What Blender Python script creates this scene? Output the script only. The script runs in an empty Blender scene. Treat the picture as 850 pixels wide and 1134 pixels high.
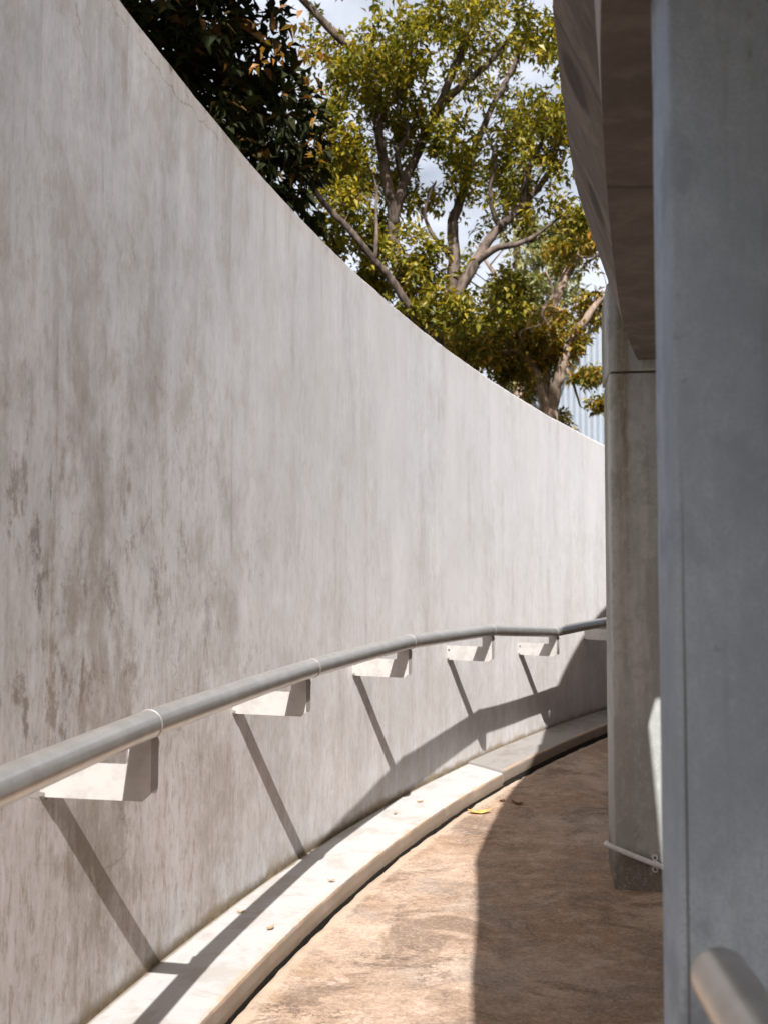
import bpy, bmesh, math, random
from mathutils import Vector, Matrix, noise, geometry
R_ = math.radians
scene = bpy.context.scene
col = scene.collection

# ------------------------------------------------------------------ layout
EYE = 1.30                       # camera height above the datum
CX, CY, RW = 11.5526, 0.0888, 12.5676   # plan of the curved ramp
S0 = 1.9446
F = 1100.3; PITCH = R_(2.675)
SUN_D = Vector((0.0119, 0.6844, -0.7290))   # direction the sunlight travels

def at(px, py, Y):
    x = (px-425)/F; y = -(py-567)/F; c, s = math.cos(PITCH), math.sin(PITCH)
    d = Vector((x, c-s*y, s+c*y)); d *= Y/d.y
    return Vector((d.x, d.y, d.z+EYE))

def sclamp(s, a, b):
    return max(a, min(b, s))
def zb(s):                       # top of the kerb / foot of the wall
    if s > 5.5: return zb(5.5) + (s-5.5)*0.017
    return EYE - 1.1697 - 0.0389*s + 0.0051*s*s
def zt(s):                       # top of the wall
    if s > 7.5: return zt(7.5) - (s-7.5)*0.05
    return EYE + 1.6302 - 0.0769*s - 0.0047*s*s
FLOOR = -0.075
def P(s, w, z):                  # s along the wall, w metres in from its face
    ph = (s+S0)/RW; r = RW - w
    return Vector((CX - r*math.cos(ph), CY + r*math.sin(ph), z))
def frame(s):
    ph = (s+S0)/RW
    n = Vector((math.cos(ph), -math.sin(ph), 0))   # out of the wall, into the path
    t = Vector((math.sin(ph), math.cos(ph), 0))    # along the wall, away from the camera
    return n, t
def sof(x, y):
    return RW*math.atan2(y-CY, -(x-CX)) - S0
def nz(x, y=0, z=0): return noise.noise(Vector((x, y, z)))

# ------------------------------------------------------------------ helpers
def tag(o, label=None, cat=None, group=None, kind=None):
    if label: o['label'] = label
    if cat: o['category'] = cat
    if group: o['group'] = group
    if kind: o['kind'] = kind
    return o
def empty(name, loc=(0, 0, 0), rz=0):
    o = bpy.data.objects.new(name, None); col.objects.link(o)
    o.location = loc; o.rotation_euler = (0, 0, rz); o.empty_display_size = .1
    return o
def obj(name, verts, faces, mat, parent=None, smooth=False, uv=None, mats=None, midx=None, uv2=None):
    me = bpy.data.meshes.new(name)
    me.from_pydata([tuple(v) for v in verts], [], faces)
    for m in (mats or [mat]): me.materials.append(m)
    if midx: me.polygons.foreach_set('material_index', midx)
    if smooth: me.polygons.foreach_set('use_smooth', [True]*len(me.polygons))
    for nm, uvd in (('UVMap', uv), ('UV2', uv2)):
        if uvd is None: continue
        l = me.uv_layers.new(name=nm)
        fl = []
        for lp in me.loops:
            fl.extend(uvd[lp.vertex_index])
        l.data.foreach_set('uv', fl)
    me.update()
    o = bpy.data.objects.new(name, me); col.objects.link(o)
    if parent:
        o.parent = parent
    return o
def bevel(o, w=.005, seg=2, ang=35):
    m = o.modifiers.new('bevel', 'BEVEL'); m.width = w; m.segments = seg; m.limit_method = 'ANGLE'; m.angle_limit = R_(ang)
    return o
def box_vf(cx, cy, z0, z1, ex, ey, hx, hy):
    v = []
    for z in (z0, z1):
        for a, b in ((-1, -1), (1, -1), (1, 1), (-1, 1)):
            q = Vector((cx, cy, 0)) + ex*(a*hx) + ey*(b*hy); v.append(Vector((q.x, q.y, z)))
    f = [(3, 2, 1, 0), (4, 5, 6, 7)] + [(i, (i+1) % 4, 4+(i+1) % 4, 4+i) for i in range(4)]
    return v, f
def grid_faces(nu, nv, off=0, flip=False):
    f = []
    for i in range(nu-1):
        for j in range(nv-1):
            a = off+i*nv+j
            q = (a, a+1, a+nv+1, a+nv)
            f.append(q[::-1] if flip else q)
    return f
def tube(pts, radii, n=10, cap=True, v=None, f=None):
    v = [] if v is None else v; f = [] if f is None else f
    pts = [Vector(p) for p in pts]
    base = len(v); up = Vector((0, 0, 1))
    T0 = (pts[1]-pts[0]).normalized()
    N = T0.cross(up)
    if N.length < .05: N = T0.cross(Vector((1, 0, 0)))
    N.normalize()
    for i, p in enumerate(pts):
        a = pts[max(i-1, 0)]; b = pts[min(i+1, len(pts)-1)]
        T = (b-a).normalized()
        N = (N - T*N.dot(T)).normalized(); B = T.cross(N)
        r = radii[i] if hasattr(radii, '__len__') else radii
        for k in range(n):
            an = 2*math.pi*k/n
            v.append(p + (N*math.cos(an)+B*math.sin(an))*r)
    for i in range(len(pts)-1):
        for k in range(n):
            a = base+i*n+k; b = base+i*n+(k+1) % n
            f.append((a, a+n, b+n, b))
    if cap:
        f.append(tuple(base+k for k in range(n)))
        e = base+(len(pts)-1)*n
        f.append(tuple(e+k for k in range(n))[::-1])
    return v, f
def catmull(pts, n):
    pts = [Vector(p) for p in pts]
    P_ = [pts[0]*2-pts[1]] + pts + [pts[-1]*2-pts[-2]]
    out = []
    for i in range(1, len(P_)-2):
        p0, p1, p2, p3 = P_[i-1:i+3]
        for k in range(n):
            t = k/n
            out.append(.5*((2*p1)+(p2-p0)*t+(2*p0-5*p1+4*p2-p3)*t*t+(3*p1-p0-3*p2+p3)*t**3))
    out.append(pts[-1])
    return out
def lerp_tab(tab, x):
    if x <= tab[0][0]: return tab[0][1]
    for (a, b), (c, d) in zip(tab, tab[1:]):
        if x <= c: return b+(d-b)*(x-a)/(c-a)
    return tab[-1][1]
def smooth_tab(tab, x, h=.35):
    return sum(lerp_tab(tab, x+h*k/3)*(4-abs(k)) for k in range(-3, 4))/16.0

# ------------------------------------------------------------------ shader helpers
class Sh:
    def __init__(s, name):
        s.m = bpy.data.materials.new(name); s.m.use_nodes = True
        s.t = s.m.node_tree; s.n = s.t.nodes; s.l = s.t.links
        s.b = s.n['Principled BSDF']; s.out = s.n['Material Output']
    def node(s, ty, **kw):
        x = s.n.new(ty)
        for k, v in kw.items(): setattr(x, k, v)
        return x
    def put(s, sock, v):
        if isinstance(v, bpy.types.NodeSocket): s.l.new(v, sock)
        elif v is not None: sock.default_value = v
    def uv(s, layer='UVMap'):
        return s.node('ShaderNodeUVMap', uv_map=layer).outputs[0]
    def obj(s): return s.node('ShaderNodeTexCoord').outputs['Object']
    def sep(s, v):
        x = s.node('ShaderNodeSeparateXYZ'); s.put(x.inputs[0], v); return x.outputs
    def map(s, v, sc=(1, 1, 1), loc=(0, 0, 0)):
        x = s.node('ShaderNodeMapping'); s.put(x.inputs[0], v); x.inputs['Scale'].default_value = sc; x.inputs['Location'].default_value = loc
        return x.outputs[0]
    def noise(s, v, scale=1, detail=4, rough=.55, dist=0):
        x = s.node('ShaderNodeTexNoise'); s.put(x.inputs['Vector'], v)
        x.inputs['Scale'].default_value = scale; x.inputs['Detail'].default_value = detail
        x.inputs['Roughness'].default_value = rough; x.inputs['Distortion'].default_value = dist
        return x.outputs[0]
    def vor(s, v, scale=1, feature='DISTANCE_TO_EDGE'):
        x = s.node('ShaderNodeTexVoronoi', feature=feature); s.put(x.inputs['Vector'], v); x.inputs['Scale'].default_value = scale
        return x.outputs[0]
    def mr(s, v, a, b, c=0, d=1, smooth=True):
        x = s.node('ShaderNodeMapRange'); x.interpolation_type = 'SMOOTHSTEP' if smooth else 'LINEAR'
        s.put(x.inputs['Value'], v); s.put(x.inputs['From Min'], a); s.put(x.inputs['From Max'], b); s.put(x.inputs['To Min'], c); s.put(x.inputs['To Max'], d)
        return x.outputs[0]
    def math(s, op, a, b=None):
        x = s.node('ShaderNodeMath', operation=op); s.put(x.inputs[0], a)
        if b is not None: s.put(x.inputs[1], b)
        return x.outputs[0]
    def mul(s, a, b): return s.math('MULTIPLY', a, b)
    def add(s, a, b): return s.math('ADD', a, b)
    def mix(s, f, a, b, mode='MIX'):
        x = s.node('ShaderNodeMix', data_type='RGBA', blend_type=mode)
        s.put(x.inputs[0], f)
        for k, v in ((6, a), (7, b)):
            if isinstance(v, tuple) and len(v) == 3: v = v+(1,)
            s.put(x.inputs[k], v)
        return x.outputs[2]
    def comb(s, x_, y_, z_=0.0):
        x = s.node('ShaderNodeCombineXYZ'); s.put(x.inputs[0], x_); s.put(x.inputs[1], y_); s.put(x.inputs[2], z_); return x.outputs[0]
    def bump(s, h, strength=.3, dist=.01):
        x = s.node('ShaderNodeBump'); x.inputs['Strength'].default_value = strength; x.inputs['Distance'].default_value = dist
        s.put(x.inputs['Height'], h); s.l.new(x.outputs[0], s.b.inputs['Normal']); return x
    def fin(s, colr, rough=.85, metal=0, spec=.3):
        s.put(s.b.inputs['Base Color'], colr+(1,) if isinstance(colr, tuple) else colr)
        s.put(s.b.inputs['Roughness'], rough); s.put(s.b.inputs['Metallic'], metal)
        s.put(s.b.inputs['Specular IOR Level'], spec)
        return s.m

def mat_wall():
    s = Sh('weathered_render_wall')
    uv = s.uv(); X = s.sep(uv); U, V = X[0], X[1]          # metres along, metres above the foot
    T = s.sep(s.uv('UV2'))[0]                              # metres below the top
    big = s.noise(uv, .8, 4, .55)
    streak = s.noise(s.map(uv, (7.5, .9, 1)), 1, 9, .72, .25)
    band = s.noise(s.map(uv, (2.6, .28, 1), (7, 3, 0)), 1, 6, .62, .5)
    mott = s.noise(s.map(uv, (5, 3.2, 1), (1.7, 4.2, 0)), 1, 9, .76, .15)
    spk = s.noise(s.map(uv, (32, 12, 1), (3, 5, 0)), 1, 7, .78, .12)
    fine = s.noise(s.map(uv, (60, 14, 1)), 1, 6, .75, .5)
    grain = s.noise(uv, 110, 3, .7)
    warm = s.mr(V, .2, 2.0, 1, 0)  # warm bounce light painted into the colour towards the foot
    c = s.mix(warm, (.55, .565, .605), (.555, .525, .52))
    c = s.mix(s.mr(big, .42, .62, 0, .35), c, (.52, .515, .52))
    c = s.mix(s.mr(streak, .50, .61, 0, .50), c, (.67, .665, .69))
    c = s.mix(s.mr(streak, .48, .37, 0, .46), c, (.38, .36, .35))
    c = s.mix(s.mr(mott, .50, .62, 0, .36), c, (.43, .40, .38))
    c = s.mix(s.mr(mott, .48, .36, 0, .36), c, (.66, .65, .67))
    c = s.mix(s.mul(s.mr(spk, .51, .62, 0, .50), s.mul(s.mr(U, 0, 4, 1, .45), s.mr(V, 2.4, 1.0, .45, 1))), c, (.34, .31, .285))
    c = s.mix(s.mr(spk, .49, .38, 0, .34), c, (.67, .66, .68))
    c = s.mix(s.mr(fine, .52, .64, 0, .26), c, (.38, .35, .325))
    # paler washed stretch in the middle of the wall
    wash = s.mul(s.mul(s.mr(U, 1.0, 2.0, 0, 1), s.mr(band, .40, .60, .1, .62)), s.mr(V, .4, 1.1, .2, 1))
    c = s.mix(wash, c, (.62, .62, .65))
    # soaked, grimy patches, heavier on the near stretch
    near = s.mr(U, -.2, 3.0, 1, .07)
    wet = s.mr(s.add(s.mul(band, .55), s.mul(mott, .45)), .495, .61, 0, 1)
    low = s.mr(V, 2.2, 1.1, .40, 1)
    c = s.mix(s.mul(s.mul(s.mul(wet, near), low), .80), c, (.285, .245, .21))
    blot = s.mr(s.noise(s.map(uv, (8.5, 4.2, 1), (3, 9, 0)), 1, 8, .78, .2), .53, .62, 0, 1)
    blotz = s.mul(s.mr(V, .45, .80, 0, 1), s.mr(V, 1.85, 1.15, 0, 1))
    c = s.mix(s.mul(s.mul(s.mul(blot, blotz), s.mr(U, .0, 2.6, 1, .12)), .80), c, (.215, .18, .155))
    # broken scuffs on the lower near part
    scr = s.noise(s.map(uv, (30, 6.5, 1), (11, 2, 0)), 1, 8, .80, .15)
    sc = s.mr(scr, .525, .61, 0, 1); sl = s.mr(scr, .46, .38, 0, 1)
    lowm = s.mul(s.mr(V, 1.25, .40, 0, 1), s.mr(U, .2, 3.4, 1, .10))
    c = s.mix(s.mul(s.mul(sc, lowm), .66), c, (.30, .235, .19))
    c = s.mix(s.mul(s.mul(sl, lowm), .45), c, (.66, .62, .60))
    # rusty thin runs that start at the top and at old fixings
    run = s.mr(s.noise(s.map(uv, (20, .45, 1), (5, 1, 0)), 1, 6, .66, .2), .62, .70, 0, 1)
    c = s.mix(s.mul(s.mul(run, s.mr(spk, .35, .6, .25, 1)), s.mr(U, .0, 4, .55, .08)), c, (.33, .225, .155))
    pit = s.mr(s.noise(s.map(uv, (70, 62, 1), (8, 8, 0)), 1, 2, .5), .745, .785, 0, .7)
    c = s.mix(s.mul(pit, s.mr(mott, .40, .55, .2, 1)), c, (.16, .14, .12))
    # weathered top band and its crack
    wob = s.noise(s.map(uv, (2.0, 2.0, 1), (0, 3, 0)), 1, 8, .78)
    cl = s.math('ABSOLUTE', s.add(s.add(T, s.mul(wob, -.30)), .085))
    crack = s.mul(s.mul(s.mr(cl, .0, .0045, 1, 0), s.mr(U, 1.75, 1.25, 0, 1)), s.mr(mott, .42, .55, .15, 1))
    c = s.mix(s.mul(s.mr(T, .12, .01, 0, .45), s.mr(U, 3.5, 1.5, .25, 1)), c, (.55, .50, .46))
    c = s.mix(s.mul(crack, .7), c, (.13, .105, .09))
    tdirt = s.mul(s.mr(s.noise(s.map(uv, (10, 7, 1)), 1, 8, .78), .52, .64, 0, 1), s.mr(T, .10, .0, 0, 1))
    c = s.mix(s.mul(tdirt, s.mr(U, .5, 3.2, .85, .2)), c, (.17, .125, .095))
    drip = s.mul(s.mr(s.noise(s.map(uv, (9, .8, 1), (2, 2, 0)), 1, 7, .7, .4), .50, .66, 0, 1), s.mr(T, .85, .05, 0, 1))
    c = s.mix(s.mul(drip, s.mr(U, .3, 3.5, .45, .18)), c, (.30, .265, .235))
    # a few hair cracks on the nearest stretch
    wv = s.node('ShaderNodeVectorMath', operation='ADD'); s.put(wv.inputs[0], s.map(uv, (.9, .62, 1)))
    nn = s.node('ShaderNodeTexNoise'); s.put(nn.inputs['Vector'], uv); nn.inputs['Scale'].default_value = 2.2; nn.inputs['Detail'].default_value = 7
    sc2 = s.node('ShaderNodeVectorMath', operation='SCALE'); s.l.new(nn.outputs['Color'], sc2.inputs[0]); sc2.inputs['Scale'].default_value = .5
    s.l.new(sc2.outputs[0], wv.inputs[1])
    hair = s.mul(s.mul(s.mr(s.vor(wv.outputs[0], 1.0), .0, .0035, 1, 0), s.mr(mott, .45, .58, 0, 1)), s.mr(U, 1.6, .9, 0, 1))
    c = s.mix(s.mul(hair, .5), c, (.19, .16, .14))
    # damp foot and moss in the joint
    ft = s.noise(s.map(uv, (6, 6, 1)), 1, 7, .75)
    c = s.mix(s.mul(s.mr(s.add(V, s.mul(ft, -.075)), .016, -.03, 0, 1), .9), c, (.115, .08, .035))
    c = s.mix(s.mul(s.mr(V, .14, .0, 0, .5), s.mr(ft, .45, .6, 0, 1)), c, (.36, .285, .19))
    s.bump(s.add(s.add(s.mul(grain, .25), s.mul(fine, .45)), s.mul(spk, .6)), .17, .005)
    return s.fin(c, .9)

def mat_concrete(name, base, dark, light, warm=None, scale=1.0, stain=.5, olive=None, grainy=.5, rough=.9, seams=(), stains=()):
    s = Sh(name); o = s.obj()
    big = s.noise(o, 1.3*scale, 4, .55); streak = s.noise(s.map(o, (7*scale, 7*scale, .6)), 1, 5, .6, .2)
    mott = s.noise(o, 6*scale, 8, .74, .1); grain = s.noise(o, 260, 2, .7)
    c = s.mix(s.mr(big, .36, .66), dark, base)
    c = s.mix(s.mr(streak, .47, .60, 0, .6), c, light)
    c = s.mix(s.mul(s.mr(mott, .51, .63), stain), c, dark)
    spots = s.mr(s.noise(s.map(o, (9, 9, 5)), 1, 8, .80, .2), .60, .66, 0, 1)
    c = s.mix(s.mul(spots, stain*.7), c, tuple(x*.45 for x in dark))
    if olive:
        x0, w0, z0 = olive
        X = s.sep(o); wob = s.mul(s.add(s.noise(s.map(o, (2, 2, 3)), 1, 4, .7), -.5), .06)
        d = s.math('ABSOLUTE', s.add(s.add(X[0], wob), -x0))
        m = s.mul(s.mr(d, w0, w0*.2, 0, 1), s.mr(s.noise(s.map(o, (30, 30, 2.5)), 1, 5, .7), .35, .6, .35, 1))
        m = s.mul(m, s.mr(X[2], z0-1.3, z0+.1, .15, 1))
        c = s.mix(s.mul(m, .95), c, (.15, .125, .03))
        foot = s.mr(s.add(X[2], s.mul(s.noise(o, 8, 5, .7), -.2)), .08, -.02, 0, .85)
        c = s.mix(foot, c, (.10, .075, .05))
    run = s.mr(s.noise(s.map(o, (26*scale, 26*scale, 1.6), (3, 1, 2)), 1, 7, .72, .3), .54, .70, 0, 1)
    c = s.mix(s.mul(run, stain*.55), c, tuple(x*.72 for x in dark))
    spk = s.noise(s.map(o, (34, 34, 22)), 1, 7, .82, 0)
    c = s.mix(s.mr(spk, .51, .62, 0, .5), c, dark); c = s.mix(s.mr(spk, .49, .38, 0, .3), c, light)
    c = s.mix(s.mul(s.mr(grain, .42, .62), grainy*.4), c, tuple(x*.66 for x in base))
    for y0 in seams:
        Yc = s.add(s.add(s.sep(o)[1], s.mul(s.add(mott, -.5), .05)), -y0)
        c = s.mix(s.mul(s.mr(s.math('ABSOLUTE', Yc), .016, .004, 0, 1), .75), c, tuple(x*.42 for x in dark))
        c = s.mix(s.mul(s.mr(Yc, .12, .0, 0, 1), s.mr(Yc, -.01, .0, 0, .5)), c, dark)
    for (px, py, pz, r) in stains:
        df = s.node('ShaderNodeVectorMath', operation='DISTANCE'); s.put(df.inputs[0], o); df.inputs[1].default_value = (px, py, pz)
        dd = s.add(df.outputs['Value'], s.mul(s.add(mott, -.5), r*.9))
        c = s.mix(s.mul(s.mr(dd, r, r*.55, 0, 1), .8), c, tuple(x*.38 for x in dark))
    s.bump(s.add(s.mul(grain, .5), s.mul(mott, .9)), .3, .004)
    return s.fin(c, rough)

def mat_floor():
    s = Sh('stained_floor'); uv = s.uv(); X = s.sep(uv); W = X[1]; o = s.obj()
    big = s.noise(o, .9, 4, .6, .3); a = s.noise(s.map(o, (3.6, 4.4, 1)), 1, 9, .74, .4)
    b = s.noise(s.map(o, (13, 15, 1), (4, 2, 0)), 1, 8, .78, .4); g = s.noise(o, 120, 3, .7)
    c = s.mix(s.mr(big, .42, .58), (.325, .21, .135), (.455, .335, .255))
    c = s.mix(s.mr(s.noise(s.map(o, (1, 1, 1), (9, 4, 0)), 1.7, 6, .66, .3), .50, .60, 0, .6), c, (.30, .265, .235))
    c = s.mix(s.mr(a, .50, .64, 0, .72), c, (.55, .43, .35))
    c = s.mix(s.mr(a, .49, .36, 0, .74), c, (.21, .155, .12))
    c = s.mix(s.mr(b, .51, .64, 0, .45), c, (.185, .125, .09))
    c = s.mix(s.mr(b, .48, .38, 0, .5), c, (.55, .42, .325))
    st = s.mr(s.noise(o, 2.3, 6, .66, .7), .52, .62)
    c = s.mix(s.mul(st, .75), c, (.15, .10, .07))
    c = s.mix(s.mul(s.mr(g, .5, .66), .35), c, (.20, .14, .10))
    rd = s.math('ABSOLUTE', s.add(s.noise(s.map(o, (2.0, 3.2, 1), (3, 1, 0)), 1, 9, .70, .6), -.5))
    cr = s.mul(s.mr(rd, .0, .009, 1, 0), s.mr(s.noise(o, 2.4, 5, .7), .50, .60, 0, 1))
    c = s.mix(s.mul(cr, .8), c, (.075, .052, .04))
    fl = s.mr(s.noise(o, 48, 6, .8, .5), .58, .70, 0, .65)
    c = s.mix(s.mul(fl, s.mr(big, .42, .6, .2, 1)), c, (.13, .088, .065))
    gr = s.noise(o, 75, 6, .82); gr2 = s.noise(o, 210, 3, .8)
    c = s.mix(s.mr(gr, .51, .60, 0, .42), c, (.17, .12, .09)); c = s.mix(s.mr(gr, .49, .40, 0, .36), c, (.57, .45, .36))
    c = s.mix(s.mr(gr2, .52, .62, 0, .35), c, (.15, .11, .085))
    # pale mortar margin along the kerb
    mw = s.add(W, s.mul(s.add(b, -.5), .05))
    c = s.mix(s.mul(s.mr(mw, .352, .330, 0, 1), .7), c, (.45, .355, .275))
    s.bump(s.add(s.add(s.mul(a, 1.2), s.mul(b, .7)), s.add(s.mul(g, .25), s.mul(cr, -.6))), .5, .008)
    return s.fin(c, s.mr(a, .3, .7, .70, .92), 0, .35)

def mat_kerb(name, top, face, stain, amt):
    s = Sh(name); uv = s.uv(); X = s.sep(uv); W = X[1]; o = s.obj()
    a = s.noise(o, 5, 6, .65, .4); b = s.noise(o, 22, 5, .7); g = s.noise(o, 140, 2, .7)
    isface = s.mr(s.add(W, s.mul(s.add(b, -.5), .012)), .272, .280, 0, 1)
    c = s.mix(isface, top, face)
    c = s.mix(s.mr(a, .50, .63, 0, amt), c, stain)
    bl = s.mr(s.noise(s.map(o, (14, 9, 9)), 1, 5, .75, .9), .63, .72, 0, 1)
    c = s.mix(s.mul(bl, amt), c, tuple(x*.55 for x in stain))
    rim = s.mul(s.mr(s.math('ABSOLUTE', s.add(W, -.274)), .022, .0, 0, 1), s.mr(a, .40, .60, .1, 1))
    c = s.mix(s.mul(rim, .55), c, (.50, .33, .20))
    soil_shade = s.mr(s.add(W, s.mul(s.add(a, -.5), .018)), .337, .342, 0, 1)
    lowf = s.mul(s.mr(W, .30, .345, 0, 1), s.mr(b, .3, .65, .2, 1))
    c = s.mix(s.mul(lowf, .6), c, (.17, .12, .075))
    c = s.mix(soil_shade, c, (.018, .014, .010))  # soil in the gap, painted black to stand in for its shade
    j = s.mr(s.add(W, s.mul(s.add(a, -.5), .035)), .016, .0, 0, 1)
    c = s.mix(s.mul(j, .8), c, (.14, .10, .05))
    c = s.mix(s.mul(s.mr(g, .5, .68), .18), c, stain)
    s.bump(s.add(s.mul(b, .7), s.mul(g, .3)), .35, .004)
    return s.fin(c, .85)

def mat_steel():
    s = Sh('galvanised_steel'); o = s.obj()
    a = s.noise(o, 16, 5, .65); b = s.noise(o, 90, 4, .7)
    c = s.mix(s.mr(a, .35, .68), (.56, .545, .525), (.66, .645, .625))
    c = s.mix(s.mul(s.mr(s.noise(o, 38, 5, .75, .6), .66, .76), .3), c, (.20, .165, .135))
    s.bump(a, .05, .002)
    return s.fin(c, s.mr(a, .3, .7, .30, .33), .78, .5)

def mat_plain(name, c, rough=.6, metal=0, var=.15, sc=30, spec=.4):
    s = Sh(name); o = s.obj(); a = s.noise(o, sc, 5, .7)
    k = s.mix(s.mr(a, .4, .68), c, tuple(x*(1-var) for x in c))
    s.bump(a, .15, .002)
    return s.fin(k, rough, metal, spec)

def mat_leaf(name, cols, trans=.32, rough=.5, spec=.35):
    s = Sh(name); g = s.node('ShaderNodeNewGeometry'); rnd = g.outputs['Random Per Island']
    r = s.node('ShaderNodeValToRGB'); s.l.new(rnd, r.inputs[0]); e = r.color_ramp.elements
    n = len(cols)
    while len(e) < n: e.new(.5)
    for i, c in enumerate(cols):
        e[i].position = i/(n-1) if not isinstance(c[0], tuple) else c[1]; e[i].color = (c if not isinstance(c[0], tuple) else c[0])+(1,)
    big = s.noise(s.obj(), 1.1, 3, .6)
    c = s.mix(s.mr(big, .40, .65, 0, .35), r.outputs[0], s.mix(1.0, r.outputs[0], (1.25, .95, .55), 'MULTIPLY'))
    s.fin(c, rough, 0, spec)
    tr = s.node('ShaderNodeBsdfTranslucent'); s.l.new(s.mix(1.0, c, (1.5, 1.4, .6), 'MULTIPLY'), tr.inputs[0])
    mx = s.node('ShaderNodeMixShader'); mx.inputs[0].default_value = trans
    s.l.new(s.b.outputs[0], mx.inputs[1]); s.l.new(tr.outputs[0], mx.inputs[2]); s.l.new(mx.outputs[0], s.out.inputs[0])
    return s.m

def mat_bark(name, c0, c1):
    s = Sh(name); o = s.obj()
    a = s.noise(s.map(o, (14, 14, 5)), 1, 6, .7, .5); b = s.noise(o, 3.5, 4, .6)
    c = s.mix(s.mr(a, .36, .66), c0, c1)
    c = s.mix(s.mr(b, .55, .7, 0, .6), c, tuple(min(1, x*1.5) for x in c1))
    s.bump(a, .7, .02)
    return s.fin(c, .95, 0, .2)

M_wall = mat_wall()
M_floor = mat_floor()
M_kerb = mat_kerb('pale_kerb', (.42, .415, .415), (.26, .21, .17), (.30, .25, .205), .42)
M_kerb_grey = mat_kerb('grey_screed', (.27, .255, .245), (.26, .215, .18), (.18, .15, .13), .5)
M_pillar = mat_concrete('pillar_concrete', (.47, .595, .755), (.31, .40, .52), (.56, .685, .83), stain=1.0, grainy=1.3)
M_col = mat_concrete('column_concrete', (.46, .475, .475), (.30, .31, .305), (.56, .57, .565), stain=.6, olive=(-.178, .04, 2.1), grainy=.55)
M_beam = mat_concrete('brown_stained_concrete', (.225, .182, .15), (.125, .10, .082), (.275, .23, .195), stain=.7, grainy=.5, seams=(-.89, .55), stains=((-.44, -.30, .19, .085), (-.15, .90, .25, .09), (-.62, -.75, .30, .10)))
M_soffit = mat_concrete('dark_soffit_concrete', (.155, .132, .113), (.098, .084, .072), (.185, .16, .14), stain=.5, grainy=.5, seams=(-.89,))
M_lip = mat_concrete('lip_concrete', (.50, .49, .48), (.42, .41, .40), (.55, .54, .53), stain=.3, grainy=.5)
M_deck = mat_concrete('deck_concrete', (.30, .27, .24), (.22, .195, .17), (.34, .31, .28), stain=.5)
M_steel = mat_steel()
M_plate = mat_plain('cream_painted_steel', (.42, .40, .39), .55, 0, .18, 18)
M_weld = mat_plain('bright_weld', (.46, .445, .43), .5, .5, .15, 80)
M_bolt = mat_plain('bolt_steel', (.22, .20, .18), .45, .6, .3, 80)
M_pipe = mat_plain('white_conduit', (.66, .67, .70), .45, 0, .12, 25)
M_dry = mat_plain('dry_leaf', (.62, .36, .10), .7, 0, .4, 40)
M_dry2 = mat_plain('brown_dry_leaf', (.16, .075, .04), .8, 0, .4, 40)
M_crumb = mat_plain('leaf_crumb', (.36, .24, .13), .85, 0, .4, 60)
M_clad = mat_plain('white_sheet_metal', (.30, .345, .41), .5, .05, .08, 3)
M_ground = mat_plain('earth', (.12, .11, .06), .95, 0, .5, 1.2)

# ------------------------------------------------------------------ ground and ramp floor
v = [(-300, -300, -.30), (300, -300, -.30), (300, 300, -.30), (-300, 300, -.30)]
tag(obj('ground', v, [(0, 1, 2, 3)], M_ground), kind='structure')

def build_floor():
    ss = [-6+.05*i for i in range(int(22/.05)+1)]
    v, f, uv = [], [], []
    for s in ss:
        j = .298 + .011*nz(s*5.2, 1.3) + .009*nz(s*19, 4.1)
        ws = [j, j, j+.012, .36, .45, .65, .9, 1.3, 1.8, 2.3, 2.8]
        for k, w in enumerate(ws):
            z = zb(s)+FLOOR
            if k == 0: z -= .16
            if k == 1: z -= .004 + .004*nz(s*12, 8)
            if k == 2: z += .003*nz(s*9, 2)
            v.append(P(s, w, z)); uv.append((s, w))
    f = grid_faces(len(ss), 11)
    o = obj('path', v, f, M_floor, uv=uv, smooth=False)
    return tag(o, kind='structure')
build_floor()

def build_kerb(name, s_of, ss, lift, mat, wf):
    # s_of(u, w): position along the wall of row u at width w
    prof = [(-.02, 0), (.006, 0), (.09, 0), (.18, -.001), (wf-.012, -.003), (wf-.003, -.007), (wf, -.016), (wf+.002, -.05), (wf+.003, -.22)]
    v, uv = [], []
    for u in ss:
        for k, (w, h) in enumerate(prof):
            s = s_of(u, w)
            d = 0
            if k in (4, 5, 6): d = -.004*max(0, nz(s*7, 3.7)) - .010*max(0, nz(s*23, 9.1)-.25)
            if k in (6, 7): d += .003*nz(s*6, 6.6)
            z = zb(s)+lift+h + (d*.9 if k in (4, 5) else 0)
            v.append(P(s, w+d, z)); 
            dist = w if k < 6 else wf + (-.016-h) + .004
            uv.append((s, dist))
    n = len(prof)
    f = grid_faces(len(ss), n)
    f.append(tuple(range(n))); e = (len(ss)-1)*n; f.append(tuple(e+k for k in range(n))[::-1])
    o = obj(name, v, f, mat, uv=uv)
    return tag(o, kind='structure')
SK0, SK1 = 4.30, 4.15
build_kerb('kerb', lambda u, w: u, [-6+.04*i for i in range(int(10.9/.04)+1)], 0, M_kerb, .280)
build_kerb('kerb', lambda u, w: u + (SK0+(SK1-SK0)*w/.30) , [.04*i for i in range(260)], .013, M_kerb_grey, .288)

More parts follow.
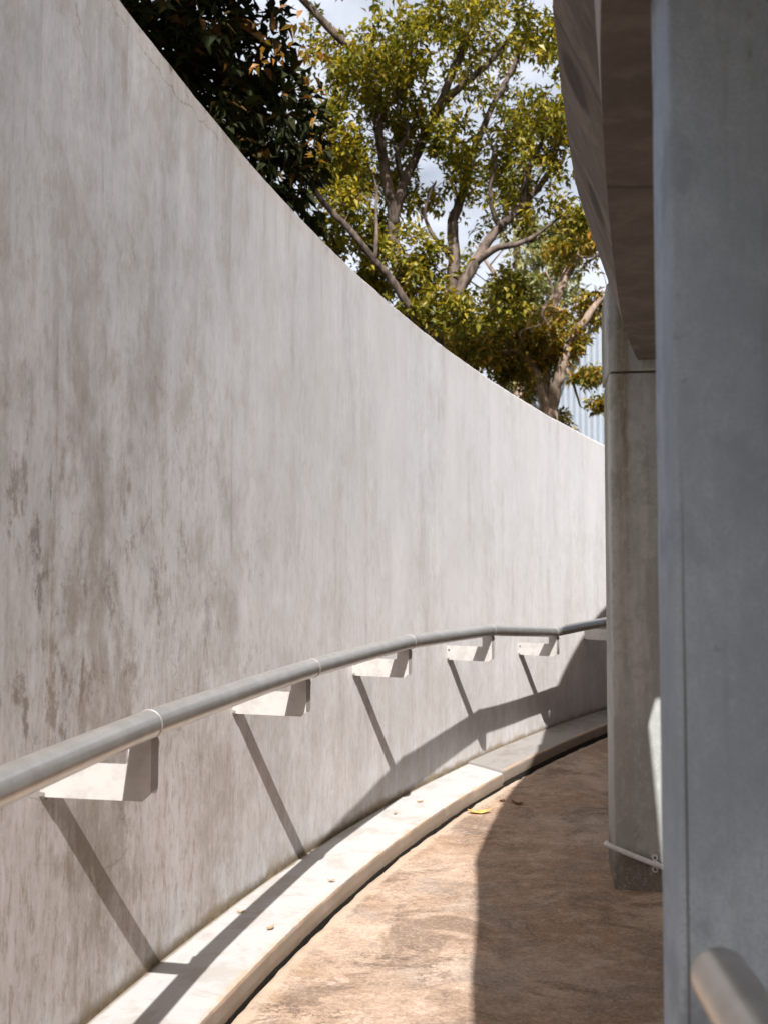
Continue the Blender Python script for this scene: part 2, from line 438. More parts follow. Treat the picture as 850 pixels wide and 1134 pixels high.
# ------------------------------------------------------------------ curved boundary wall
def build_wall():
    ss = [-6+.06*i for i in range(int(21/.06)+1)]
    hs = [i/24 for i in range(25)]
    v, uv, uv2 = [], [], []
    nv = len(hs)+5
    for s in ss:
        b = zb(s); t = zt(s)
        tj = t + .004*nz(s*3.1, 5) + .003*nz(s*13, 7)
        v.append(P(s, 0, -.35)); uv.append((s, -1)); uv2.append((3, 0))
        for h in hs:
            z = b-.05+(tj-.012-b+.05)*h
            w = .004*nz(s*1.3, z*1.1, 3) + .0015*nz(s*6, z*3, 1)
            v.append(P(s, w, z)); uv.append((s, z-b)); uv2.append((t-z, 0))
        for w, z in ((-.012, tj), (-.15, tj), (-.165, tj-.012), (-.165, -.35)):
            v.append(P(s, w, z)); uv.append((s, z-b)); uv2.append((max(0, t-z), 0))
    f = grid_faces(len(ss), nv, flip=True)
    f.append(tuple(range(nv))); e = (len(ss)-1)*nv; f.append(tuple(e+k for k in range(nv))[::-1])
    o = obj('boundary_wall', v, f, M_wall, uv=uv, uv2=uv2)
    for p in o.data.polygons: p.use_smooth = False
    tag(o, 'tall curved grey concrete wall, streaked and stained, carrying the long steel handrail', 'wall')
build_wall()

# ------------------------------------------------------------------ handrail on the wall
RO = .264; RR = .0335
def handrail():
    root = empty('handrail', P(1.5, RO, zb(1.5)))
    tag(root, 'long grey steel handrail on cream brackets, following the curved concrete wall', 'handrail')
    inv = Matrix.Translation(-root.location)
    L = lambda q: Vector(q)-root.location
    # joints: (s, z) of the tube centre
    J = [(-5.2, .905), (-4.0, .905), (-2.7, .91), (-1.45, .914), (-.40, .916), (.356, .915), (1.633, .911), (2.805, .913), (4.023, .889), (5.089, .812), (6.096, .832), (7.2, .85), (8.4, .86), (9.6, .86)]
    pts = []; dense = []
    for (a, za), (b, z2) in zip(J, J[1:]):
        for k in range(6):
            t = k/6; s = a+(b-a)*t
            # each length is bent a little between its joints
            q = P(a, RO, za).lerp(P(b, RO, z2), t); q2 = P(s, RO, za+(z2-za)*t)
            dense.append(q.lerp(q2, .55))
    dense.append(P(J[-1][0], RO, J[-1][1]))
    v, f = tube([L(q) for q in dense], RR, 24)
    obj('tube', v, f, M_steel, root, smooth=True)
    for i, (s, z) in enumerate(J[4:11]):
        if i in (0,): continue
        n, t = frame(s); c = P(s, RO, z)
        v, f = tube([L(c-t*.003), L(c-t*.0022), L(c+t*.0022), L(c+t*.003)], [RR+.0003, RR+.0014, RR+.0014, RR+.0003], 24, cap=False)
        obj('weld_ring', v, f, M_weld, root, smooth=True)
    # brackets
    B = [(-3.6, .60), (-2.2, .62), (-.95, .64), (.345, .745-.005), (1.549, .753), (2.762, .752), (4.007, .711), (5.108, .648), (6.202, .679), (7.4, .69)]
    for s, z in B:
        n, t = frame(s); o0 = P(s, 0, z)
        # rail centre above this bracket
        zr = lerp_tab([(a, b) for a, b in J], s)
        hr = zr - z
        up = Vector((0, 0, 1))
        ar = .083
        prof = [(-.01, 0), (RO-.008, 0), (RO+.012, .018), (RO+.012, hr-RR+.004), (RO-.045, hr-RR+.006), (RO-.045, ar+.006), (RO-.050, ar), (-.01, ar)]
        v = []
        for q in (-.003, .003):
            for a, h in prof: v.append(L(o0+n*a+up*h+t*q))
        m = len(prof)
        f = [tuple(range(m))[::-1], tuple(m+k for k in range(m))] + [(k, (k+1) % m, m+(k+1) % m, m+k) for k in range(m)]
        br = obj('bracket', v, f, M_plate, root)
        # return flange folded away from the plate at the outer end
        v = []
        fl = [(.0032, .020), (.030, .012), (.040, .022), (.041, hr-RR-.030), (.046, hr-RR-.012), (.030, hr-RR+.006), (.0032, hr-RR+.004)]
        for q in (RO+.006, RO+.0118):
            for a, h in fl: v.append(L(o0+n*q+t*a+up*h))
        m = len(fl)
        f = [tuple(range(m)), tuple(m+k for k in range(m))[::-1]] + [(k, m+k, m+(k+1) % m, (k+1) % m) for k in range(m)]
        obj('flange', v, f, M_plate, br)
        # bolt heads at the wall end
        for hh in (.058,):
            c = o0+n*.012-t*.0032+up*hh
            v, f = tube([L(c), L(c-t*.004)], .006, 6)
            obj('bolt', v, f, M_bolt, br)
        v, f = tube([L(o0+n*.0+up*.003+t*.004), L(o0+n*.012+up*.003+t*.004)], .011, 8)
        obj('anchor', v, f, M_bolt, br)
handrail()

# ------------------------------------------------------------------ handrail on the inner side
def inner_rail():
    def pin(ang_y, r, z):
        # point on the concentric inner circle at depth y
        x = CX - math.sqrt(r*r-(ang_y-CY)**2); return Vector((x, ang_y, z))
    rr = 11.229
    root = empty('handrail', pin(.2, rr, 0)); L = lambda q: Vector(q)-root.location
    tag(root, 'thick rounded handrail end in front of the wide shaded pillar, low at the right edge', 'handrail')
    zr = EYE-.462
    pts = [pin(1.115-.12*i, rr, zr+.004*i) for i in range(28)]
    v, f = tube([L(p) for p in pts], .0325, 28, cap=False)
    obj('tube', v, f, M_steel, root, smooth=True)
    # domed end
    e = pts[0]; d = (pts[0]-pts[1]).normalized(); P2 = []; rad = []
    for k in range(9):
        a = k/8*math.pi/2
        P2.append(e+d*(.0325*.8*math.sin(a))); rad.append(max(.0004, .0327*math.cos(a)))
    v, f = tube([L(p) for p in P2], rad, 28, cap=False)
    obj('end_cap', v, f, M_steel, root, smooth=True)
    for y in (.15, -1.1):
        q = pin(y, rr, zr); n = (Vector((CX, CY, zr))-q).normalized(); n.z = 0
        v, f = tube([L(q+Vector((0, 0, -.03))), L(q+Vector((0, 0, -.085))), L(q+n*.03+Vector((0, 0, -.11))), L(q+n*.16+Vector((0, 0, -.11)))], .009, 10)
        obj('bracket', v, f, M_steel, root, smooth=True)
inner_rail()

# ------------------------------------------------------------------ near pillar
def near_pillar():
    # front face towards the camera, narrow left return
    A = Vector((.3845, 1.395, 0))           # far left arris
    B = Vector((.3658, 1.25, 0))           # near left arris
    ex = Vector((.992, .125, 0)).normalized()
    w = .62
    z0, z1 = -.25, 2.44
    zs = [z0+(z1-z0)*i/60 for i in range(61)]
    v = []; n = 0
    ring = None
    for z in zs:
        # the arris is worn round towards the top
        k = sclamp((z-EYE+.02)/.35, 0, 1)
        b = .005
        dl = (A-B).normalized()
        j = .0012*nz(z*9, 2)
        c1 = B+dl*min(b, .12); c2 = B+ex*b*1.0
        mid = B+dl*b*.22+ex*b*.22
        ring = [A+Vector((j, 0, 0)), c1, mid, c2, B+ex*w, A+ex*w]
        for q in ring: v.append(Vector((q.x, q.y, z)))
    n = len(ring)
    f = []
    for i in range(len(zs)-1):
        for k in range(n):
            a = i*n+k; b2 = i*n+(k+1) % n
            f.append((a, b2, b2+n, a+n))
    f.append(tuple(range(n))[::-1]); e = (len(zs)-1)*n; f.append(tuple(e+k for k in range(n)))
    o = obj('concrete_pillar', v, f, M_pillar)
    for p in o.data.polygons: p.use_smooth = False
    tag(o, 'wide blue-grey concrete pillar nearest the camera, filling the right side', 'pillar')
    v = []; nn = 70; zt_ = EYE+.13; zb_ = -.25
    dl = (A-B).normalized(); out = (-dl-ex).normalized()
    for i in range(nn):
        z = zb_+(zt_-zb_)*i/(nn-1); t = (nn-1-i)/(nn-1)
        hw = (.0011+.0005*nz(z*14, 3))*min(1, t*5+.05)
        kx = sclamp((z-EYE+.02)/.35, 0, 1); bb = .004
        q = B+ex*(bb+.006+.0012*nz(z*6, 1)) + Vector((ex.y, -ex.x, 0))*.0006
        for a_ in (-hw, hw): v.append(Vector((q.x, q.y, z))+ex*a_)
    obj('joint', v, grid_faces(nn, 2), M_soffit, o)
near_pillar()

# ------------------------------------------------------------------ far column
FC = Vector((.912, 4.001, 0))
ex = Vector((.983, -.165, 0)).normalized(); ey = Vector((.165, .983, 0)).normalized()
def far_column():
    c = FC+ex*.20+ey*.20
    root = empty('concrete_column', (c.x, c.y, zb(2.6)+FLOOR)); L = root.location
    tag(root, 'slim mossy stained concrete column standing in the path under the brown beam', 'column')
    def box(name, z0, z1, g, parent, mat):
        rows = 24; v = []; f = []
        cor = [(-1, -1), (1, -1), (1, 1), (-1, 1)]
        for i in range(rows+1):
            z = z0+(z1-z0)*i/rows
            for a, b in cor:
                q = c+ex*(a*(.20+g+.0016*nz(z*7, a*3+b)))+ey*(b*(.20+g))
                v.append(Vector((q.x, q.y, z))-L)
        for i in range(rows):
            for k in range(4): f.append((i*4+k, i*4+(k+1) % 4, i*4+4+(k+1) % 4, i*4+4+k))
        f.append((3, 2, 1, 0)); e = rows*4; f.append((e, e+1, e+2, e+3))
        o = obj(name, v, f, mat, parent)
        return bevel(o, .008, 2)
    zj = EYE+.758
    box('shaft', -.2, zj-.008, 0, root, M_col)
    v, f = box_vf(c.x, c.y, zj-.010, zj+.004, ex, ey, .19, .19)
    obj('joint', [q-L for q in v], f, M_soffit, root)
    box('head_block', zj, EYE+1.12, .007, root, M_col)
far_column()

# conduit strapped across the foot of the column
def conduit():
    a = at(672, 941, 3.92); b = at(684, 945, 3.975); c2 = at(727, 961.5, 3.955)
    root = empty('conduit_pipe', (b.x, b.y, b.z)); L = lambda q: Vector(q)-root.location
    tag(root, 'thin white conduit pipe clipped across the foot of the stained column', 'pipe')
    fr = lambda px, py: None
    p = [FC+ex*(-.034)-ey*.006, FC+ex*(-.018)-ey*.015, FC+ex*.06-ey*.017, FC+ex*.20-ey*.017, FC+ex*.34-ey*.017]
    zz = [EYE-1.128, EYE-1.136, EYE-1.166, EYE-1.215, EYE-1.262]
    pts = [Vector((q.x, q.y, z)) for q, z in zip(p, zz)]
    v, f = tube([L(q) for q in catmull(pts, 5)], .0108, 14)
    obj('tube', v, f, M_pipe, root, smooth=True)
    q = FC+ex*.156-ey*.017; z = EYE-1.199
    ring = [Vector((q.x, q.y, z)) + ex*d for d in (-.010, .010)]
    v, f = tube([L(ring[0]+Vector((0, 0, .0035))), L(ring[1]-Vector((0, 0, .0035)))], .0128, 14, cap=False)
    cl = obj('clip', v, f, M_pipe, root)
    for sg in (1, -1):
        k = Vector((q.x, q.y, z+sg*.023))+ey*.0115
        v, f = tube([L(k-ey*.005), L(k+ey*.005)], .0125, 14)
        e_ = obj('lug', v, f, M_pipe, cl, smooth=False)
        v, f = tube([L(k-ey*.0085), L(k-ey*.0052)], .0055, 8)
        obj('screw', v, f, M_bolt, cl)
conduit()

# ------------------------------------------------------------------ overhead deck and its edge beam
ETOP = [(-3.4, 11.06), (-.5, 11.26), (.47, 11.34), (.87, 11.325), (1.48, 11.33), (1.8, 11.346), (2.05, 11.370), (2.25, 11.360), (2.45, 11.354), (2.64, 11.352), (3.1, 11.352), (3.4, 11.350), (3.87, 11.345), (4.2, 11.364), (4.4, 11.395), (4.6, 11.435), (4.8, 11.475), (5.0, 11.515), (5.13, 11.545), (5.5, 11.595), (5.93, 11.65), (6.34, 11.70), (8, 11.85), (10, 12.0)]
ELOW = [(-6.5, 10.9), (-2.0, 11.15), (.4, 11.352), (1.0, 11.345), (1.39, 11.320), (2.03, 11.256), (2.74, 11.222), (3.97, 11.222), (5, 11.24), (6, 11.27), (8, 11.36), (10, 11.5)]
def on_r(y, r):
    return CX - math.sqrt(max(.01, r*r-(y-CY)**2))
ZD = EYE+1.20; ZC = EYE+.80
def deck():
    root = empty('concrete_walkway', (on_r(3, 10.9), 3, ZC)); L = root.location
    tag(root, 'brown stained concrete edge of the walkway overhead, curving into the slim column', 'walkway')
    ys = [-3.2+.1*i for i in range(int(13.2/.1)+1)]
    v = []; mi = []
    WB = .36
    # cross-section of the hanging edge beam, from the soffit's inner edge round to the deck edge
    for y in ys:
        rt = smooth_tab(ETOP, y, .08); rl = smooth_tab(ELOW, y, .4)
        xt = on_r(y, rt); xl = on_r(y, rl)
        hb = .23*sclamp((2.95-y)/1.1, 0, 1)+.004
        xb = xl-.055*hb
        j = .003*nz(y*3, 1)
        # break point follows the sloping face
        v += [Vector((xl+WB, y, ZD-.2)), Vector((xl+WB, y, ZC)), Vector((xl, y, ZC)), Vector((xb, y, ZC+hb)),
              Vector((xt+j, y, ZD-.006)), Vector((xt+.008+j, y, ZD-.0015)), Vector((xl+WB, y, ZD-.0015))]
    n = 7; f = []; mi = []
    for i in range(len(ys)-1):
        for k in range(n):
            a = i*n+k; b = i*n+(k+1) % n
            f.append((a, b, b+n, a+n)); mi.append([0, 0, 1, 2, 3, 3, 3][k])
    f.append(tuple(range(n))[::-1]); mi.append(0); e = (len(ys)-1)*n; f.append(tuple(e+k for k in range(n))); mi.append(0)
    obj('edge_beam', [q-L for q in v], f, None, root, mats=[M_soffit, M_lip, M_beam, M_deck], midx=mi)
    # deck slab inside the beam, with an unseen opening added for the column's sun patch
    outer = [Vector((on_r(y, smooth_tab(ELOW, y, .4))+WB+.002, y, 0)) for y in ys[::2]]
    inner = []
    for y in ys[::-2]:
        inner.append(Vector((on_r(y, smooth_tab(ELOW, y, .4))+1.15, y, 0)))
    ring = outer+inner
    hole = [Vector(q) for q in ((1.010, 2.37, 0), (1.052, 2.50, 0), (1.30, 2.50, 0), (1.30, 1.57, 0), (1.070, 1.59, 0))]
    tri = geometry.tessellate_polygon([ring, hole])
    allp = ring+hole; N = len(allp)
    v = [Vector((q.x, q.y, ZD-.003)) for q in allp]+[Vector((q.x, q.y, ZD-.19)) for q in allp]
    f = []
    for a, b, c in tri:
        f.append((a, b, c)); f.append((c+N, b+N, a+N))
    for loop in (range(len(ring)), range(len(ring), N)):
        lp = list(loop)
        for i in range(len(lp)):
            a, b = lp[i], lp[(i+1) % len(lp)]; f.append((a, b, b+N, a+N))
    o = obj('deck_slab', [q-L for q in v], f, M_deck, root)
    bm = bmesh.new(); bm.from_mesh(o.data); bmesh.ops.recalc_face_normals(bm, faces=bm.faces); bm.to_mesh(o.data); bm.free()
deck()

# ------------------------------------------------------------------ unseen round mass added to block skylight
def inner_sky_blocker():
    r = 9.70; z0, z1 = -.30, EYE+5.2
    phs = [R_(-38+1.5*i) for i in range(75)]
    pt = lambda ph, rr: Vector((CX-rr*math.cos(ph), CY+rr*math.sin(ph), 0))
    root = empty('round_sky_blocker', (pt(R_(8), r).x, pt(R_(8), r).y, z0)); L = root.location
    tag(root, 'unseen round grey concrete mass inside the curve of the path, added to block skylight', 'building')
    prof = [(r, z0), (r, EYE+2.3), (r+.06, EYE+2.305), (r+.06, EYE+2.5), (r, EYE+2.505), (r, z1-.2), (r+.08, z1-.195), (r+.08, z1), (r-.6, z1), (r-.6, z0)]
    v = [pt(ph, a)+Vector((0, 0, z))-L for ph in phs for a, z in prof]
    f = grid_faces(len(phs), len(prof))
    n = len(prof); f.append(tuple(range(n))); e = (len(phs)-1)*n; f.append(tuple(e+k for k in range(n))[::-1])
    obj('wall', v, f, M_deck, root)
inner_sky_blocker()

# ------------------------------------------------------------------ fallen leaves
def flat_leaf(name, x, y, z, ln, wd, rz, mat, curl=.25, parent=None):
    v = []; f = []
    n = 7
    for i in range(n):
        t = i/(n-1); w = wd*math.sin(math.pi*min(1, t*.93+.05))**.8*.5
        zz = ln*curl*(4*(t-.5)**2-.35)*.5+ln*.12
        for sgn in (-1, 0, 1):
            v.append((ln*(t-.5), sgn*w, zz+abs(sgn)*w*.35+.003*nz(t*5, sgn*3+x)))
    f = grid_faces(n, 3)
    o = obj(name, v, f, mat)
    zmin = min(q[2] for q in v)
    o.location = (x, y, z-zmin+.001); o.rotation_euler = (0, 0, rz)
    m = o.modifiers.new('thick', 'SOLIDIFY'); m.thickness = .0012
    return o
def fz(x, y): return zb(sof(x, y))+FLOOR
o = flat_leaf('fallen_leaf', .492, 5.20, fz(.492, 5.2), .125, .05, .15, M_dry, .35)
tag(o, 'yellow dry leaf lying on the sunlit floor beside the kerb', 'leaf', 'fallen leaves on the path')
o = flat_leaf('fallen_leaf', .640, 5.46, fz(.64, 5.46), .045, .03, 1.1, M_dry2, .5)
tag(o, 'small dark brown leaf in the shade, the nearer of two to the kerb', 'leaf', 'fallen leaves on the path')
o = flat_leaf('fallen_leaf', .715, 5.40, fz(.715, 5.4), .075, .035, -.5, M_dry2, .5)
tag(o, 'dark brown curled leaf in the shade, farther from the kerb than its pair', 'leaf', 'fallen leaves on the path')
for s, w, ln, rz, lab in ((1.494, .06, .028, .3, 'brown leaf crumb by the wall foot, just past the nearest bracket shadow'),
                     (1.374, .215, .034, .9, 'crumpled tan leaf crumb near the kerb edge, nearest the camera'),
                     (1.93, .235, .030, .2, 'tan leaf crumb near the kerb edge, midway along its sunlit stretch'),
                     (3.30, .13, .040, .5, 'brown leaf crumb on the bright kerb beside the mossy wall foot'),
                     (3.02, .11, .032, 1.2, 'thin tan leaf crumb mid kerb, where the rail shadow leaves it')):
    q = P(s, w, zb(s)); o = flat_leaf('leaf_crumb', q.x, q.y, q.z, ln, ln*.45, rz, M_crumb, .4)
    tag(o, lab, 'leaf', 'leaf crumbs on the kerb')

# ------------------------------------------------------------------ trees
LEAF = [(0, 0), (.28, .42), (.62, .36), (1, 0)]
def add_leaf(v, f, c, d, up, ln, wd, fold=.25):
    side = d.cross(up)
    if side.length < 1e-3: side = Vector((1, 0, 0))
    side.normalize(); nrm = side.cross(d).normalized()
    b = len(v)
    v.append(c); v.append(c+d*ln*.38+side*wd*.5+nrm*wd*fold); v.append(c+d*ln*.45-nrm*.02*ln); v.append(c+d*ln*.38-side*wd*.5+nrm*wd*fold)
    v.append(c+d*ln-nrm*ln*.12)
    f.append((b, b+1, b+2)); f.append((b, b+2, b+3)); f.append((b+1, b+4, b+2)); f.append((b+2, b+4, b+3))
def rnd_dir(rg):
    while True:
        q = Vector((rg.uniform(-1, 1), rg.uniform(-1, 1), rg.uniform(-1, 1)))
        if .05 < q.length < 1: return q.normalized()
def cluster(v, f, rg, c, ax, n, ln, droop):
    for k in range(n):
        a = 2*math.pi*(k/n)+rg.uniform(-.4, .4)
        u = ax.orthogonal().normalized(); w = ax.cross(u)
        d = (u*math.cos(a)+w*math.sin(a))*rg.uniform(.6, 1.1)+ax*rg.uniform(-.1, .7)+Vector((0, 0, -droop*rg.uniform(.3, 1.2)))
        d.normalize()
        l = ln*rg.uniform(.65, 1.2)
        up = (Vector((0, 0, 1))+rnd_dir(rg)*.6).normalized()
        add_leaf(v, f, c-ax*rg.uniform(0, .12)*1.0+d*.02, d, up, l, l*rg.uniform(.38, .54))
def tree(name, label, seed, limbs, blobs, leafmat, barkmat, per, ln, droop, gap, gapscale, twig=.006, group=None, twigprob=.8, extra=None):
    rg = random.Random(seed)
    base = Vector(limbs[0][0][0])
    root = empty(name, (base.x, base.y, -.30)); L = root.location
    tag(root, label, 'tree', group)
    bv, bf = [], []
    nodes = []; used = {}
    for pts, r0, r1 in limbs:
        C_ = catmull(pts, 6)
        m = len(C_)
        C_ = [q+Vector((nz(q.x*2+i*.4, q.z*2, seed), nz(q.y*2, q.z*2+i*.4, seed+5), 0))*r0*.35*(0 if i in (0,) else 1) for i, q in enumerate(C_)]
        rad = [r0+(r1-r0)*i/(m-1) for i in range(m)]
        rad = [r*(1+.12*nz(i*.7, seed, r0*50)) for i, r in enumerate(rad)]
        tube([q-L for q in C_], rad, 9, True, bv, bf)
        nodes += [(q, r) for q, r in zip(C_, rad)]
    lv, lf = [], []
    for (c, rad3, count) in blobs:
        k = 0; tries = 0
        while k < count and tries < count*12:
            tries += 1
            d = rnd_dir(rg)*(rg.random()**.42)
            q = Vector(c)+Vector((d.x*rad3[0], d.y*rad3[1], d.z*rad3[2]))
            if q.z < .2: continue
            if noise.noise(q*gapscale+Vector((seed*3.1, 0, 0))) + .45*noise.noise(q*gapscale*2.7) < gap: continue
            k += 1
            out = (q-Vector(c)).normalized() if (q-Vector(c)).length > .01 else Vector((0, 0, 1))
            ax = (out+rnd_dir(rg)*.9+Vector((0, 0, .25))).normalized()
            cluster(lv, lf, rg, q-L, ax, rg.randint(per[0], per[1]), ln, droop)
            if rg.random() < twigprob:
                bi = min(rg.sample(range(len(nodes)), min(70, len(nodes))), key=lambda i: (nodes[i][0]-q).length+.8*max(0, nodes[i][0].z-q.z)+.45*used.get(i, 0))
                best = nodes[bi]; p0 = best[0]
                dist = (p0-q).length
                if dist < 1.1 and used.get(bi, 0) < 2 and bi % 2:
                    used[bi] = used.get(bi, 0)+1
                    tdir = (nodes[min(bi+1, len(nodes)-1)][0]-nodes[max(bi-1, 0)][0]).normalized()
                    mid = p0.lerp(q, .5)+rnd_dir(rg)*dist*.20+tdir*dist*.12+Vector((0, 0, dist*.05))
                    m2 = p0.lerp(q, .8).lerp(mid, .35)+rnd_dir(rg)*dist*.05
                    r = twig*(.7+.6*dist)
                    tube([p0-L, mid-L, m2-L, q-L], [min(r*1.5, best[1]*.7), r, r*.8, r*.35], 5, False, bv, bf)
    obj('trunk', bv, bf, barkmat, root, smooth=True)
    obj('crown', lv, lf, leafmat, root)
    if extra:
        nm, bl, m2, per2, ln2 = extra
        lv, lf = [], []
        for c, rad3, count in bl:
            for _ in range(count):
                d = rnd_dir(rg)
                q = Vector(c)+Vector((d.x*rad3[0], d.y*rad3[1], d.z*rad3[2]))*rg.random()**.4
                cluster(lv, lf, rg, q-L, (d+rnd_dir(rg)*.7).normalized(), rg.randint(*per2), ln2, .5)
        obj(nm, lv, lf, m2, root)
    return root

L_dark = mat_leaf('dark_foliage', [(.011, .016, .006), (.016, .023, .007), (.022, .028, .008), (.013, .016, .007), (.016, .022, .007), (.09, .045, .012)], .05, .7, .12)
L_main = mat_leaf('sunlit_foliage', [(.05, .08, .014), (.20, .20, .022), (.08, .105, .016), (.38, .315, .04), (.28, .255, .03), (.07, .09, .014), (.46, .36, .05)], .36, .42)
L_amber = mat_leaf('amber_foliage', [(.06, .08, .014), (.28, .24, .03), (.08, .09, .016), (.42, .31, .045), (.07, .08, .014), (.50, .26, .05)], .36, .45)
L_pale = mat_leaf('pale_foliage', [(.20, .23, .11), (.26, .28, .13), (.30, .28, .15), (.17, .20, .10)], .25, .6)
L_rust = mat_leaf('rust_foliage', [(.16, .10, .02), (.30, .13, .025), (.20, .16, .03), (.38, .15, .03)], .35, .5)
B_grey = mat_bark('grey_bark', (.045, .034, .028), (.165, .13, .11))
B_dark = mat_bark('dark_bark', (.035, .026, .02), (.085, .065, .05))
B_pale = mat_bark('pale_bark', (.18, .13, .10), (.36, .28, .23))

# main tree
Y = 10.0
def pl(lst): return [at(*q) for q in lst]
g0 = at(478, 372, Y); g0 = Vector((g0.x, g0.y, -.30))
main = [
    ([g0, g0+Vector((.02, 0, 1.0)), at(479, 372, Y), at(478, 360, Y)], .13, .10),
    (pl([(478, 368, Y), (500, 338, Y-.05), (515, 308, Y-.1), (531, 280, Y-.1), (552, 252, Y-.1), (580, 225, Y), (606, 190, Y+.1), (622, 135, Y+.2), (618, 60, Y+.3)]), .074, .016),
    (pl([(526, 290, Y-.1), (548, 275, Y-.2), (572, 270, Y-.3), (596, 258, Y-.3), (622, 238, Y-.4)]), .045, .010),
    (pl([(490, 358, Y), (500, 322, Y+.2), (503, 285, Y+.3), (502, 245, Y+.3), (515, 205, Y+.4), (530, 150, Y+.5), (560, 90, Y+.6), (585, 30, Y+.7)]), .085, .02),
    (pl([(478, 368, Y), (456, 335, Y+.2), (440, 295, Y+.3), (436, 245, Y+.3), (446, 205, Y+.3), (466, 160, Y+.3), (484, 120, Y+.2), (504, 75, Y+.1), (520, 25, Y), (530, -40, Y)]), .074, .03),
    (pl([(484, 120, Y+.2), (510, 95, Y+.1), (545, 65, Y), (575, 25, Y-.1)]), .05, .02),
    (pl([(438, 250, Y+.3), (428, 200, Y+.2), (421, 150, Y+.1), (416, 95, Y), (398, 62, Y-.1), (372, 38, Y-.2), (340, 5, Y-.3), (310, -40, Y-.4)]), .06, .032),
    (pl([(466, 362, Y-.2), (452, 338, Y-.4), (430, 305, Y-.5), (412, 286, Y-.6), (388, 256, Y-.7), (362, 228, Y-.8), (338, 196, Y-.9)]), .045, .026),
    (pl([(415, 288, Y-.6), (417, 262, Y-.6), (416, 235, Y-.5), (418, 205, Y-.5)]), .022, .012),
    (pl([(446, 205, Y+.3), (440, 170, Y+.1), (452, 145, Y), (440, 110, Y-.1), (446, 60, Y-.2)]), .035, .012),
    (pl([(580, 225, Y), (584, 190, Y-.1), (598, 160, Y-.2), (606, 120, Y-.3)]), .038, .012),
    (pl([(503, 285, Y+.3), (480, 262, Y+.2), (470, 235, Y+.2), (482, 200, Y+.1)]), .03, .01),
    (pl([(552, 252, Y-.1), (542, 215, Y-.2), (548, 180, Y-.3), (536, 140, Y-.3)]), .03, .01),
    (pl([(500, 322, Y+.2), (470, 318, Y+.1), (448, 330, Y), (430, 345, Y)]), .022, .009),
]
def blob(px, py, y, rx, ry, rz, n):
    c = at(px, py, y); return (c, (rx, ry, rz), n)
tree('tree', 'large open crowned tree with thick forking limbs behind the middle of the wall', 11, main, [
    blob(520, 50, Y, 1.5, 1.4, 1.1, 700), blob(410, 55, Y, .95, 1.1, .95, 480), blob(395, 190, Y+.4, .75, 1.0, .75, 680),
    blob(395, 285, Y+.5, .80, .7, .50, 420), blob(365, 235, Y-.3, .45, .5, .35, 130), blob(470, 300, Y+.1, .50, .8, .55, 260), blob(560, 190, Y+.4, .95, 1.2, .70, 400), blob(600, 90, Y, .6, 1.0, .9, 300),
    blob(620, 235, Y-.3, .40, .4, .28, 90), blob(640, 180, Y, .40, .6, .40, 110), blob(480, 175, Y+.2, .6, .8, .55, 200),
    blob(505, 345, Y-.3, .32, .4, .26, 90), blob(445, 345, Y-.3, .35, .4, .22, 90), blob(540, 330, Y+.8, .5, .5, .40, 150),
    blob(480, -170, Y, 2.6, 2.0, 1.5, 900)],
    L_main, B_grey, (5, 9), .088, .30, .18, 1.7, twig=.0042, twigprob=.14)

# dark dense tree on the left
Yd = 7.7
d0 = Vector((-2.3, Yd+.3, -.30))
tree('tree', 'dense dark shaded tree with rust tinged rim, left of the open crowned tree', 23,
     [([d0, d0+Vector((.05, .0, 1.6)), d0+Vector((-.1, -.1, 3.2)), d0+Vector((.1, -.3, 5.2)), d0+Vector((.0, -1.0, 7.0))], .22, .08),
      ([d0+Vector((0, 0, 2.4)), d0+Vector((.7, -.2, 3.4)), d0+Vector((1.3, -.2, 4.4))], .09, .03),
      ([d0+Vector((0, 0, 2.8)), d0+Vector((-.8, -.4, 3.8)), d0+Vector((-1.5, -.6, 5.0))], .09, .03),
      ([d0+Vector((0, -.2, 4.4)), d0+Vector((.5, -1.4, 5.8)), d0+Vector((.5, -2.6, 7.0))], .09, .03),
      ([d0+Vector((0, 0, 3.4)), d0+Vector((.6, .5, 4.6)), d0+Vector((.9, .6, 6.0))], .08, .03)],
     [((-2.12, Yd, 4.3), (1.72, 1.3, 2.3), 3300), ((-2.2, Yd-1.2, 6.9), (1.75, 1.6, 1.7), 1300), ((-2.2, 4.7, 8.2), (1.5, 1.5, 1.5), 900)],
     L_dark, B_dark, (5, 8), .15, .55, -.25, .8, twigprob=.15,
     extra=('rust_leaves', [blob(347, 118, Yd-.75, .05, .25, .50, 15), blob(330, 30, Yd-1.0, .16, .3, .25, 8), blob(352, 165, Yd-.75, .03, .1, .12, 4), blob(295, 55, Yd-1.2, .3, .2, .3, 6)], L_rust, (1, 3), .085))
